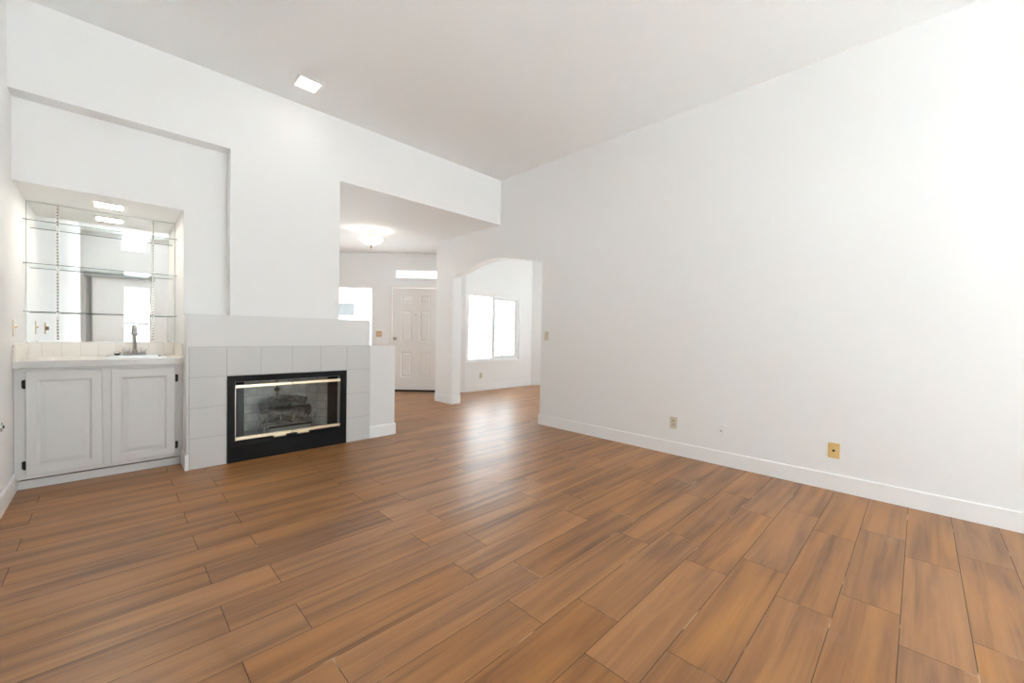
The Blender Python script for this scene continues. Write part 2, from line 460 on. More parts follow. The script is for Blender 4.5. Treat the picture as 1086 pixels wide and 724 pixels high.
# right wall with the arch cut through it
arch = [(3.454, 0), (3.454, 2.101), (3.60, 2.135), (3.76, 2.166), (3.927, 2.197), (4.11, 2.231), (4.30, 2.254), (4.42, 2.259), (4.523, 2.254), (4.70, 2.233), (4.917, 2.190), (5.13, 2.138), (5.371, 2.081), (5.371, 0)]
struct('wall_right', prism([(YB - 0.12, 0)] + arch + [(5.844, 0), (5.844, H), (YB - 0.12, H)], XR, XR + T, 'x'), WALL)
# far wall: header, chimney breast, niche face
hd = struct('wall_far', prism([(XL, ZN), (XC1, ZN), (XC1, 1.285), (XC2, 1.285), (XC2, ZB), (XR, ZB), (XR, H), (XL, H)], YF, YN, 'y'), WALL)
hd.data.materials.append(CEIL)                              # the soffit is painted with the ceiling
for f in hd.data.polygons:
    if f.normal.z < -0.9 and abs(f.center.z - ZB) < 0.003: f.material_index = 1
struct('wall_niche', hole_wall(XL, XC1, 0, ZN + 0.3, [(XL - 1, XB, -1, 2.163), (XB, XC1, -1, 1.285)], YN, YN + 0.10, XZ), WALL)
bm = bmesh.new()
add_box(bm, XC1, XC2, YN, 4.86, 1.285, ZB)
struct('wall_chimney', bm, WALL)
bm = bmesh.new()                                             # shell of the bar recess
add_box(bm, XB, 0.56, YN + 0.10, 5.16, 0, 2.163)
add_box(bm, XL, XB, YM, 5.16, 0, 2.163)
add_box(bm, XL, 0.56, YN + 0.10, 5.16, 2.163, 2.30)
struct('wall_recess', bm, WALL)
# fireplace chase: low wall, its raised mantle block, opening for the firebox
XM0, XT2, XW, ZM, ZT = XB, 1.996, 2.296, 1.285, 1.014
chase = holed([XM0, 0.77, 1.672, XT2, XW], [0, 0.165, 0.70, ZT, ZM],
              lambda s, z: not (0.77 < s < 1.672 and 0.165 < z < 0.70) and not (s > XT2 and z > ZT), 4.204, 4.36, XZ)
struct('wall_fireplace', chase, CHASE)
bm = bmesh.new()
add_box(bm, 0.56, 1.75, 4.74, 4.86, 0, 1.285); add_box(bm, 1.70, 1.75, 4.36, 4.74, 0, 1.285)
add_box(bm, 0.56, 1.70, 4.36, 4.74, 1.2, 1.285); add_box(bm, XM0, 0.56, 4.36, 4.508, 0, 1.285)
struct('wall_chase', bm, WALL)
# entry hall
struct('wall_hall', box(0.44, 0.56, 5.16, 8.85, 0, ZB), WALL)
struct('wall_end', box(0.56, 2.75, 8.60, 8.72, 0, ZB), WALL)
door_hole = (-2.40, -1.475, 0, 2.035); tr_hole = (-2.33, -1.50, 2.225, 2.375); sl_hole = (-3.62, -2.807, 0.25, 2.02)
struct('wall_entry', hole_wall(-4.3, -0.951, 0, H, [door_hole, tr_hole, sl_hole], 0.0, 0.14, DG), WALL)
# dining room
din_hole = (5.003, 6.455, 0.60, 1.965)
struct('wall_dining', hole_wall(4.945, 6.86, 0, H, [din_hole], YD, YD + 0.14, XZ), WALL)
bm = bmesh.new(); add_prism(bm, [(6.85, YD), (7.80, 5.338), (7.92, 5.338), (7.92, 5.42), (6.92, 6.43), (6.85, 6.43)], 0, H, 'z')
struct('wall_bay', bm, WALL)
struct('wall_side', hole_wall(1.9, 5.42, 0, H, [(3.7, 4.9, 0.55, 2.1)], 7.80, 7.92, YZ), WALL)  # opening for the added side window
struct('wall_kitchen', box(XR + T, 7.92, 1.88, 2.0, 0, H), WALL)
# wall behind the camera
near_holes = [(0.19, 0.69, 0.45, 2.15), (0.14, 0.63, 2.96, 3.31), (1.22, 3.00, 0.02, 2.08), (1.38, 3.10, 2.50, 3.15)]  # last two openings are added to let daylight in
struct('wall_near', hole_wall(XL - 0.12, XR + T, 0, H, near_holes, YB - 0.12, YB, XZ), WALL)

# baseboards
def baseboard(name, pts):
    """board of height ZBB along the open polyline pts of its visible foot, 12 mm thick, wall on the left of travel"""
    P = [Vector(p) for p in pts]; E_ = 0.012
    D = [(b - a).normalized() for a, b in zip(P, P[1:])]
    N = [Vector((-d.y, d.x)) for d in D]
    def off(i, k):                                             # mitred offset of point i by k towards the wall
        if i == 0: return P[0] + N[0] * k
        if i == len(P) - 1: return P[-1] + N[-1] * k
        m_ = N[i - 1] + N[i]
        return P[i] + m_ * (2 * k / m_.length_squared)
    bm = bmesh.new(); zs_ = ((0.0, 0.0), (0.0, ZBB - 0.006), (0.004, ZBB), (E_, ZBB), (E_, 0.0))
    rings = [[bm.verts.new((*off(i, k), z)) for k, z in zs_] for i in range(len(P))]
    for A_, B_ in zip(rings, rings[1:]):
        for i in range(5): bm.faces.new((A_[i], B_[i], B_[(i + 1) % 5], A_[(i + 1) % 5]))
    bm.faces.new(rings[0]); bm.faces.new(rings[-1][::-1])
    bmesh.ops.recalc_face_normals(bm, faces=bm.faces[:])
    o = struct(name, bm, TRIM); return o
e = 0.012
baseboard('baseboard_right', [(XR - e, 3.44), (XR - e, YB)])
baseboard('baseboard_pillar', [(XR - e, 5.844), (XR - e, 5.371 - e), (XR + T, 5.371 - e)])
baseboard('baseboard_arch', [(XR + T, 3.454 + e), (XR - e, 3.454 + e), (XR - e, 3.44)])
baseboard('baseboard_fireplace', [(XT2, 4.204 - e), (XW + e, 4.204 - e), (XW + e, 4.36)])
baseboard('baseboard_chase', [(XM0 - e, 4.46), (XM0 - e, 4.204 - e), (0.449, 4.204 - e)])
baseboard('baseboard_left', [(XL + e, YB), (XL + e, 4.47)])
baseboard('baseboard_dining', [(4.97, YD - e), (6.85 - 0.005, YD - e), (7.80 - e, 5.338)])
def DP(s, t): v = DG(s, t, 0); return (v[0], v[1])
baseboard('baseboard_entry', [DP(-4.2, -e), DP(-2.46, -e)])

# ------------------------------------------------------------------ windows and the front door
def window(name, label, s0, s1, z0, z1, t0, depth, fmap, fw=0.04, mull=(), bars=(), fm=TRIM, glass_t=None):
    """frame round the hole, mullions/bars as parts, one pane"""
    r = bpy.data.objects.new(name, None); COL.objects.link(r); r.empty_display_size = 0.1
    r.location = fmap((s0 + s1) / 2, t0, z0); r['kind'] = 'structure'; tag(r, label, 'window')
    t1 = t0 + depth
    obj('window_frame', holed([s0, s0 + fw, s1 - fw, s1], [z0, z0 + fw, z1 - fw, z1], lambda s, z: not (s0 + fw < s < s1 - fw and z0 + fw < z < z1 - fw), t0, t1, fmap), fm, r, True)
    for (a, b) in mull:
        obj('mullion', holed([a, b], [z0 + fw, z1 - fw], lambda s, z: True, t0 + depth * 0.1, t1 - depth * 0.1, fmap), MUNT, r, True)
    for (a0, a1, b0, b1) in bars:
        obj('muntin', holed([a0, a1], [b0, b1], lambda s, z: True, t0 + depth * 0.42, t1 - depth * 0.35, fmap), MUNT, r, True)
    tg = t0 + depth * 0.55 if glass_t is None else glass_t
    obj('pane', holed([s0 + fw * 0.6, s1 - fw * 0.6], [z0 + fw * 0.6, z1 - fw * 0.6], lambda s, z: True, tg, tg + 0.004, fmap), PANE, r, True)
    return r

window('window_1', 'narrow transom window in white frame above the front door', -2.33, -1.50, 2.225, 2.375, 0.02, 0.09, DG, 0.012)
bm = holed([-2.385, -2.33, -1.50, -1.44], [2.19, 2.225, 2.375, 2.41], lambda s, z: not (-2.33 < s < -1.50 and 2.225 < z < 2.375), -0.012, 0.0, DG)
struct('trim_1', bm, TRIM)
window('window_2', 'tall bright sidelight window showing above the mantle ledge', -3.62, -2.807, 0.25, 2.02, 0.05, 0.08, DG, 0.012)
xm = 5.70
w3 = window('window_3', 'wide gridded sliding window in the dining room beyond the arch', 5.003, 6.455, 0.60, 1.965, YD + 0.03, 0.08, XZ, 0.045,
       mull=[(xm - 0.03, xm + 0.03)],
       bars=[(5.985, 6.005, 0.645, 1.92)] + [(xm + 0.03, 6.41, z - 0.009, z + 0.009) for z in (0.943, 1.28, 1.627)]
            + [(5.345, 5.36, 0.645, 1.92)] + [(5.048, xm - 0.03, z - 0.007, z + 0.007) for z in (0.943, 1.28, 1.627)])
obj('sash_frame', holed([xm + 0.03, xm + 0.07, 6.34, 6.41], [0.645, 0.70, 1.875, 1.92], lambda s, z: not (xm + 0.07 < s < 6.34 and 0.70 < z < 1.875), YD + 0.045, YD + 0.09, XZ), MUNT, w3, True)
struct('trim_2', box(4.99, 6.47, YD - 0.03, YD + 0.03, 0.578, 0.60), TRIM)
window('window_4', 'tall narrow window seen in the bar mirror', 0.19, 0.69, 0.45, 2.15, YB - 0.09, 0.07, XZ, 0.03, bars=[(0.22, 0.66, 1.24, 1.29)])
window('window_5', 'small high window seen in the bar mirror', 0.14, 0.63, 2.96, 3.31, YB - 0.09, 0.07, XZ, 0.04)
window('added_window_6', 'unseen glass door added behind the viewpoint for daylight', 1.22, 3.00, 0.02, 2.08, YB - 0.10, 0.08, XZ, 0.05, mull=[(2.07, 2.15)])  # unseen glazing, added as the main daylight source for the room
window('added_window_8', 'unseen clerestory added above the glass door for daylight from higher up', 1.38, 3.10, 2.50, 3.15, YB - 0.09, 0.07, XZ, 0.04)  # unseen, added so more daylight falls from above
window('added_window_7', 'unseen side window added to the dining bay for daylight', 3.7, 4.9, 0.55, 2.1, 7.83, 0.07, YZ, 0.05, mull=[(4.26, 4.34)])  # unseen, added to brighten the dining room

# front door: slab with six raised panels
d = bpy.data.objects.new('door_1', None); COL.objects.link(d); d.location = DG(-1.94, 0.02, 0); d['kind'] = 'structure'
tag(d, 'white six panel front door under the transom window', 'door')
S0, S1 = -2.394, -1.481
cols = [(-2.228, -2.01), (-1.862, -1.646)]; rows = [(0.27, 0.77), (0.985, 1.59), (1.74, 1.90)]
panels = [(a, b, z0, z1) for a, b in cols for z0, z1 in rows]
bm = hole_wall(S0, S1, 0.035, 2.03, panels, 0.020, 0.060, DG)
obj('door_slab', bm, DOORM, d, True)
for (a, b, z0, z1) in panels:
    bm = bmesh.new()
    ring = [((a, b, z0, z1), 0.020), ((a + 0.016, b - 0.016, z0 + 0.016, z1 - 0.016), 0.031), ((a + 0.04, b - 0.04, z0 + 0.04, z1 - 0.04), 0.022)]
    R = []
    for (q0, q1, w0, w1), t in ring: R.append([bm.verts.new(DG(q0, t, w0)), bm.verts.new(DG(q1, t, w0)), bm.verts.new(DG(q1, t, w1)), bm.verts.new(DG(q0, t, w1))])
    for A, B in zip(R, R[1:]):
        for i in range(4): bm.faces.new((A[i], A[(i + 1) % 4], B[(i + 1) % 4], B[i]))
    bm.faces.new(R[-1])
    bk = [bm.verts.new(DG(*p)) for p in ((a, 0.058, z0), (b, 0.058, z0), (b, 0.058, z1), (a, 0.058, z1))]
    bm.faces.new(bk[::-1])
    for i in range(4): bm.faces.new((R[0][i], bk[i], bk[(i + 1) % 4], R[0][(i + 1) % 4]))
    bmesh.ops.recalc_face_normals(bm, faces=bm.faces[:])
    obj('door_panel', bm, DOORM, d, True)
def local45(bm, s, z, t=0.0):
    """local: x along the wall, -y out of the wall"""
    bm.transform(Matrix.Translation(Vector(DG(s, t, z))) @ Matrix.Rotation(-math.pi / 4, 4, 'Z')); return bm
bm = lathe([(0.033, 0), (0.033, -0.008), (0.014, -0.012), (0.013, -0.034), (0.027, -0.042), (0.031, -0.056), (0.026, -0.068), (0.0005, -0.072)], axis='y', seg=24)
kb = obj('door_knob', local45(bm, -2.335, 1.04, 0.02), KNOB, d, True); kb['label'] = 'round satin nickel knob'
bm = lathe([(0.010, 0), (0.010, -0.005), (0.0005, -0.006)], axis='y', seg=16)
obj('peephole', local45(bm, -1.938, 1.512, 0.02), BRONZE, d, True)
obj('threshold', hole_wall(-2.40, -1.475, 0.0, 0.032, [], -0.015, 0.12, DG), DKMET, d, True)
obj('door_frame', holed([-2.44, -2.40, -1.475, -1.43], [0, 2.035, 2.08], lambda s, z: not (-2.40 < s < -1.475 and z < 2.035), -0.013, 0.015, DG), DOORM, d, True)

# ------------------------------------------------------------------ outside
struct('ground', box(-30, 40, -30, 45, -0.3, -0.16), CONC)
n = thing('neighbouring_house', 'white stucco house with grey garage door outside the entry window', 'building', DG(-7, 7, -0.16))
hw = lambda s, t, z: DG(s, 7.057 + t, z)
obj('house_wall', hole_wall(-11, -5.2, -0.16, 4.5, [(-9.5, -5.945, -0.16, 2.215)], 0.0, 0.3, hw), STUCCO, n, True)
bm = hole_wall(-9.5, -5.945, 1.75, 2.215, [], 0.05, 0.12, hw)
gd = obj('garage_door', bm, GARAGE, n, True); gd['label'] = 'grey slatted upper door panel'
obj('garage_door_lower', hole_wall(-9.5, -5.945, -0.16, 1.75, [], 0.05, 0.12, hw), STUCCO, n, True)
obj('roof', hole_wall(-11.3, -5.0, 4.5, 4.7, [], -0.5, 6.0, hw), STUCCO, n, True)

# ================================================================== fireplace
fp = thing('fireplace', 'white tiled fireplace with black metal front and brass railed glass doors', 'fireplace', (1.22, YT, 0))
FX0, FX1, FZ1 = 0.710, 1.737, 0.757
# tile surround: separate bevelled tiles on a grout bed, one mesh each material
xs = [0.450, 0.706, 0.963, 1.223, 1.483, 1.742, XT2]; zs = [0.0, 0.254, 0.507, 0.760, ZT]
g = 0.0016; bm = bmesh.new()
def tile(a, b, z0, z1): add_box(bm, a + g, b - g, YT, YT + 0.009, z0 + g, z1 - g, bevel=0.0012)
for i in range(4):
    tile(xs[0], xs[1], zs[i], zs[i + 1]); tile(xs[5], xs[6], zs[i], zs[i + 1])
for j in range(1, 5): tile(xs[j], xs[j + 1], zs[3], zs[4])
obj('tile_surround', bm, FTILE, fp, True)
bm = bmesh.new()
for a in ((xs[0], FX0, 0, ZT), (FX1, xs[6], 0, ZT), (FX0, FX1, 0.757, ZT)): add_box(bm, a[0], a[1], YT + 0.0022, YT + 0.010, a[2], a[3])
obj('grout_bed', bm, GROUT, fp, True)
# black front
bm = holed([FX0 + 0.001, 0.764, 1.676, FX1 - 0.001], [0.004, 0.176, 0.705, FZ1 - 0.001], lambda s, z: not (0.764 < s < 1.676 and 0.176 < z < 0.705), YT - 0.014, YT + 0.075, XZ)
mf = obj('metal_front', bm, BLACK, fp, True)
obj('air_slot', box(0.80, 1.64, YT - 0.0155, YT - 0.012, 0.706, 0.716), VOID, mf, True)
obj('air_slot', box(0.775, 1.665, YT - 0.0155, YT - 0.012, 0.150, 0.158), VOID, mf, True)
bm = bmesh.new()
for i in range(2): add_box(bm, 0.735 + 0.0 * i, 1.715, YT - 0.018, YT - 0.013, 0.020 + 0.118 * i, 0.024 + 0.118 * i, bevel=0.001)
obj('louver_lip', bm, BLACK, mf, True)
# glass doors
for k, (a, b) in enumerate(((0.767, 1.2195), (1.2215, 1.674))):
    fd = obj('glass_door', box(a, b, YT + 0.004, YT + 0.009, 0.19, 0.676), FPANE, fp, True)
    fd['label'] = 'smoked glass leaf of the fireplace doors'
    for z0, z1 in ((0.648, 0.677), (0.188, 0.218)):
        r_ = obj('brass_rail', box(a, b, YT - 0.012, YT + 0.014, z0, z1, bevel=0.004), BRASS, fd, True); r_['label'] = 'pale polished brass rail'
    h0 = (1.05, 1.20)[k] if k == 0 else 1.245
    h0 = 1.06 if k == 0 else 1.262
    obj('door_handle', box(h0, h0 + 0.105, YT - 0.034, YT - 0.010, 0.176, 0.190, bevel=0.003), BRASS, fd, True)
    s_ = 0.767 if k == 0 else 1.668
    obj('edge_strip', box(s_, s_ + 0.006, YT + 0.002, YT + 0.011, 0.218, 0.648), KNOB, fd, True)
# firebox shell, tapering to the back
y0, y1 = YT + 0.06, 4.62
A = dict(fl=(0.772, y0), fr=(1.670, y0), bl=(0.925, y1), br=(1.476, y1))
def quad_prism(p, q, z0, z1, n, th=0.02):
    bm = bmesh.new(); p, q = Vector(p), Vector(q); n = Vector(n) * th
    add_prism(bm, [tuple(p), tuple(q), tuple(q + n), tuple(p + n)], z0, z1, 'z'); return bm
fbx = obj('firebox', quad_prism(A['bl'], A['br'], 0.17, 0.70, (0, 1)), BRICK, fp, True)
obj('side_panel', quad_prism(A['fl'], A['bl'], 0.17, 0.70, (-0.7, 0.3)), BRICKS, fbx, True)
obj('side_panel', quad_prism(A['fr'], A['br'], 0.17, 0.70, (0.7, 0.3)), BRICKS, fbx, True)
bm = bmesh.new(); add_prism(bm, [A['fl'], A['fr'], A['br'], A['bl']], 0.166, 0.172, 'z'); obj('hearth_floor', bm, ASH, fbx, True)
bm = bmesh.new(); add_prism(bm, [A['fl'], A['fr'], A['br'], A['bl']], 0.698, 0.704, 'z'); obj('smoke_shelf', bm, BLACK, fbx, True)
# mesh spark curtains drawn to either side
for k, (a, b) in enumerate(((0.775, 0.842), (1.566, 1.664))):
    bm = bmesh.new(); n_ = 40; top = []; bot = []
    for i in range(n_ + 1):
        x = a + (b - a) * i / n_; y = YT + 0.046 + 0.011 * math.sin(i * 1.25)
        top.append(bm.verts.new((x, y, 0.697))); bot.append(bm.verts.new((x, y, 0.178)))
    for i in range(n_): bm.faces.new((bot[i], bot[i + 1], top[i + 1], top[i]))
    bmesh.ops.solidify(bm, geom=bm.faces[:], thickness=0.0016)
    c_ = obj('spark_curtain', bm, CURTAIN, fp, True)
bm = tube([(1.19, 4.56, 0.70), (1.19, 4.56, 0.60), (1.19, 4.56, 0.44)], 0.006, 8)
add_lathe(bm, [(0.006, -0.02), (0.022, -0.014), (0.022, 0.014), (0.006, 0.02)], (1.19, 4.56, 0.565), 12)
obj('damper_handle', bm, RUBBER, fp, True)

# grate and burner
gr = thing('fire_grate', 'dark metal log grate with bent legs inside the fireplace', 'grate', (1.2, 4.40, 0.172))
bm = bmesh.new()
for x in (1.03, 1.145, 1.26, 1.375, 1.46):
    add_tube(bm, [(x, 4.278, 0.345), (x, 4.284, 0.285), (x, 4.31, 0.266), (x, 4.43, 0.266), (x, 4.545, 0.272), (x, 4.562, 0.33)], 0.007, 8)
for y in (4.35, 4.50): add_tube(bm, [(1.02, y, 0.256), (1.47, y, 0.256)], 0.0065, 8)
obj('grate_bars', bm, KNOB, gr, True)
for x, dx in ((1.035, -0.02), (1.455, 0.03)):
    for y in (4.33, 4.51):
        obj('leg', tube([(x, y, 0.262), (x + dx * 0.6, y - 0.006, 0.225), (x + dx, y - 0.012, 0.182)], 0.008, 8), KNOB, gr, True)
bp_ = thing('gas_burner', 'grey steel gas burner pan under the front log', 'burner', (1.25, 4.37, 0.172))
bm = box(1.075, 1.44, 4.335, 4.395, 0.174, 0.222, bevel=0.006); obj('burner_pan', bm, STEEL, bp_, True)
obj('burner_tube', tube([(1.06, 4.318, 0.236), (1.445, 4.318, 0.236)], 0.010, 10), DKMET, bp_, True)
def log(label, pts, rad, m):
    P = [Vector(p) for p in pts]; path = []; rr = []
    N = 22
    for i in range(N + 1):
        t = i / N; k = t * (len(P) - 1); j = min(int(k), len(P) - 2); f = k - j
        f2 = f * f * (3 - 2 * f) * 0.4 + f * 0.6
        p = P[j].lerp(P[j + 1], f2)
        path.append(p); rr.append(rad * (1 - 0.05 + 0.07 * noise.noise(p * 9) + 0.03 * math.sin(t * 9)) * (0.93 if i in (0, N) else 1))
    c = sum(P, Vector()) / len(P)
    r = thing('gas_log', label, 'log', c, 0, 'gas logs in the fireplace')
    obj('bark', tube(path, rr, 18, 0.13), m, r, True)
    for s in (0, -1):
        q = path[s]; dr = (path[0] - path[1] if s == 0 else path[-1] - path[-2]).normalized()
        bm = tube([q - dr * 0.004, q + dr * 0.004], rr[s] * 0.86, 18); obj('cut_end', bm, LOGEND, r, True)
    return r
log('thick pale gas log lying across the front of the grate', [(0.995, 4.352, 0.333), (1.12, 4.360, 0.342), (1.25, 4.360, 0.338), (1.37, 4.362, 0.334)], 0.056, BARK)
log('dark gas log at the back of the grate beside the right end', [(1.10, 4.486, 0.340), (1.30, 4.484, 0.344), (1.475, 4.478, 0.342)], 0.056, BARKD)
log('slim upper gas log resting on the left of the pile', [(1.00, 4.43, 0.425), (1.13, 4.425, 0.447), (1.27, 4.40, 0.432)], 0.040, BARKD)
log('curved topmost gas log leaning down to the right', [(1.12, 4.505, 0.468), (1.24, 4.492, 0.482), (1.35, 4.462, 0.466), (1.43, 4.436, 0.442)], 0.036, BARK)

# ================================================================== wet bar
YC = 4.43
cb = thing('bar_cabinet', 'white two door raised panel cabinet under the bar counter', 'cabinet', (-0.025, YC, 0))
bm = holed([XL + 0.002, -0.40, -0.075, 0.035, 0.35, XB - 0.002], [0.076, 0.15, 0.80, 0.862], lambda s, z: not (0.15 < z < 0.80 and (-0.40 < s < -0.075 or 0.035 < s < 0.35)), YC, YC + 0.02, XZ)
obj('face_frame', bm, CAB, cb, True)
bm = bmesh.new(); add_box(bm, XL + 0.002, XB - 0.002, YC + 0.02, 5.03, 0.076, 0.09)
add_box(bm, XL + 0.002, XL + 0.02, YC + 0.02, 5.03, 0.09, 0.862); add_box(bm, XB - 0.02, XB - 0.002, YC + 0.02, 5.03, 0.09, 0.862)
obj('carcass', bm, CAB, cb, True)
obj('toe_board', box(XL + 0.013, XB - 0.013, YC + 0.030, YC + 0.042, 0.0, 0.060), CAB, cb, True)
def cab_door(x0, x1, z0, z1, hinge_x):
    yf = YC - 0.019
    px0, px1, pz0, pz1 = x0 + 0.058, x1 - 0.060, z0 + 0.060, z1 - 0.070
    dr = obj('door', holed([x0, px0, px1, x1], [z0, pz0, pz1, z1], lambda s, z: not (px0 < s < px1 and pz0 < z < pz1), yf, YC - 0.001, XZ), CAB, cb, True)
    bv = dr.modifiers.new('eased_edges', 'BEVEL'); bv.width = 0.006; bv.segments = 3; bv.limit_method = 'ANGLE'
    bm = bmesh.new(); R = []
    for k, yy in ((0.0, yf + 0.0005), (0.010, yf + 0.008), (0.036, yf + 0.001), (0.040, yf)):
        R.append([bm.verts.new(v) for v in ((px0 + k, yy, pz0 + k), (px1 - k, yy, pz0 + k), (px1 - k, yy, pz1 - k), (px0 + k, yy, pz1 - k))])
    for A_, B_ in zip(R, R[1:]):
        for i in range(4): bm.faces.new((A_[i], A_[(i + 1) % 4], B_[(i + 1) % 4], B_[i]))
    bm.faces.new(R[-1])
    bk = [bm.verts.new(v) for v in ((px0, YC - 0.002, pz0), (px1, YC - 0.002, pz0), (px1, YC - 0.002, pz1), (px0, YC - 0.002, pz1))]
    bm.faces.new(bk[::-1])
    for i in range(4): bm.faces.new((R[0][i], bk[i], bk[(i + 1) % 4], R[0][(i + 1) % 4]))
    bmesh.ops.recalc_face_normals(bm, faces=bm.faces[:])
    obj('raised_panel', bm, CAB, dr, True)
    for zc in (z1 - 0.092, z0 + 0.074):
        bm = bmesh.new(); add_lathe(bm, [(0.003, -0.032), (0.0065, -0.029), (0.0065, 0.029), (0.003, 0.032)], (hinge_x, yf + 0.003, zc), 12)
        add_box(bm, min(hinge_x, hinge_x + (0.014 if hinge_x > 0 else -0.014)), max(hinge_x, hinge_x + (0.014 if hinge_x > 0 else -0.014)), YC - 0.004, YC, zc - 0.027, zc + 0.027)
        hg = obj('hinge', bm, RUBBER, dr, True); hg['label'] = 'black barrel hinge'
cab_door(-0.430, -0.050, 0.104, 0.843, -0.4345)
cab_door(0.0, 0.384, 0.104, 0.836, 0.389)

ct = thing('bar_counter', 'pale pink tiled bar countertop with tiled backsplash', 'counter', (-0.025, 4.72, 0.862))
SX0, SX1, SY0, SY1 = -0.045, 0.335, 4.53, 4.955
XYm = lambda s, t, z: (s, z, t)
obj('worktop', hole_wall(XL + 0.001, XB - 0.001, 4.388, YM - 0.001, [(SX0 + 0.02, SX1 - 0.02, SY0 + 0.02, SY1 - 0.09)], 0.864, 0.915, XYm), CTILE, ct, True)
obj('front_edge', box(XL + 0.001, XB - 0.001, 4.382, 4.388, 0.864, 0.916, bevel=0.002), mat('counter_edge_tile', (0.64, 0.64, 0.63), 0.2), ct, True)
bm = bmesh.new(); add_box(bm, XL + 0.001, XB - 0.001, YM - 0.012, YM - 0.001, 0.915, 1.03)
add_box(bm, XL + 0.001, XL + 0.011, 4.40, YM - 0.012, 0.915, 1.03); add_box(bm, XB - 0.011, XB - 0.001, 4.412, YM - 0.012, 0.915, 1.03)
obj('backsplash', bm, BTILE, ct, True)

sk = thing('bar_sink', 'small stainless steel bar sink set in the tiled counter', 'sink', ((SX0 + SX1) / 2, (SY0 + SY1) / 2, 0.915))
bm = hole_wall(SX0, SX1, SY0, SY1, [(SX0 + 0.03, SX1 - 0.03, SY0 + 0.03, SY1 - 0.10)], 0.9155, 0.921, XYm); obj('rim', bm, STEEL, sk, True)
bm = bmesh.new(); q = (SX0 + 0.03, SX1 - 0.03, SY0 + 0.03, SY1 - 0.10)
R = []
for k, z in ((0, 0.919), (0.008, 0.86), (0.02, 0.79), (0.05, 0.775)):
    R.append([bm.verts.new(v) for v in ((q[0] + k, q[2] + k, z), (q[1] - k, q[2] + k, z), (q[1] - k, q[3] - k, z), (q[0] + k, q[3] - k, z))])
for A_, B_ in zip(R, R[1:]):
    for i in range(4): bm.faces.new((A_[i], A_[(i + 1) % 4], B_[(i + 1) % 4], B_[i]))
bm.faces.new(R[-1]); bmesh.ops.recalc_face_normals(bm, faces=bm.faces[:]); bmesh.ops.reverse_faces(bm, faces=bm.faces[:])
obj('basin', bm, STEEL, sk, True)

FXC, FYC, FZ0 = 0.148, 4.905, 0.921
fc = thing('bar_faucet', 'chrome gooseneck bar faucet with two clear handles behind the sink', 'faucet', (FXC, FYC, FZ0))
obj('base', box(FXC - 0.078, FXC + 0.078, FYC - 0.028, FYC + 0.028, FZ0, FZ0 + 0.022, bevel=0.009), FAUCET, fc, True)
pts = [(FXC, FYC, FZ0 + 0.02), (FXC, FYC, FZ0 + 0.20)]
for i in range(1, 13):
    a = math.pi * i / 12; pts.append((FXC, FYC - 0.055 + 0.055 * math.cos(a), FZ0 + 0.20 + 0.055 * math.sin(a)))
pts.append((FXC, FYC - 0.11, FZ0 + 0.185))
sp = obj('spout', tube(pts, 0.0115, 14), FAUCET, fc, True)
obj('aerator', lathe([(0.016, 0), (0.0165, 0.026), (0.012, 0.034)], (FXC, FYC - 0.11, FZ0 + 0.172), 16), FAUCET, sp, True)
obj('spout_collar', lathe([(0.019, 0), (0.019, 0.012), (0.013, 0.028), (0.009, 0.034)], (FXC, FYC, FZ0 + 0.02), 18), FAUCET, sp, True)
for x in (FXC - 0.055, FXC + 0.055):
    h = obj('handle', lathe([(0.012, 0.0), (0.021, 0.004), (0.0235, 0.02), (0.021, 0.036), (0.008, 0.040)], (x, FYC, FZ0 + 0.026), 10), ACRYL, fc, True)
    h['label'] = 'clear faceted handle'
    obj('handle_stem', lathe([(0.016, 0), (0.014, 0.008)], (x, FYC, FZ0 + 0.02), 14), CHROME, h, True)
st = thing('sink_stopper', 'small black and chrome basket stopper on the sink rim', 'stopper', (0.036, 4.90, 0.921))
obj('rubber_seal', lathe([(0.010, 0.0), (0.015, 0.003), (0.020, 0.014), (0.017, 0.016)], (0.036, 4.90, 0.921), 18), RUBBER, st, True)
obj('rim', lathe([(0.019, 0.014), (0.025, 0.020), (0.025, 0.028), (0.021, 0.029), (0.005, 0.024)], (0.036, 4.90, 0.921), 18), CHROME, st, True)

mr = thing('wall_mirror', 'large wall mirror filling the back of the bar recess', 'mirror', (-0.025, YM, 1.03))
obj('mirror_glass', box(XL + 0.002, XB - 0.002, YM - 0.007, YM - 0.001, 1.031, 2.160), MIRROR, mr, True)
bm = bmesh.new()
for x in (XL + 0.001, XB - 0.005): add_box(bm, x, x + 0.004, YM - 0.0105, YM - 0.0072, 1.031, 2.160)
add_box(bm, XL + 0.002, XB - 0.002, YM - 0.0105, YM - 0.0072, 1.0305, 1.034)
add_box(bm, XL + 0.002, XB - 0.002, YM - 0.0105, YM - 0.0072, 2.157, 2.1605)
obj('edge_channel', bm, STEEL, mr, True)

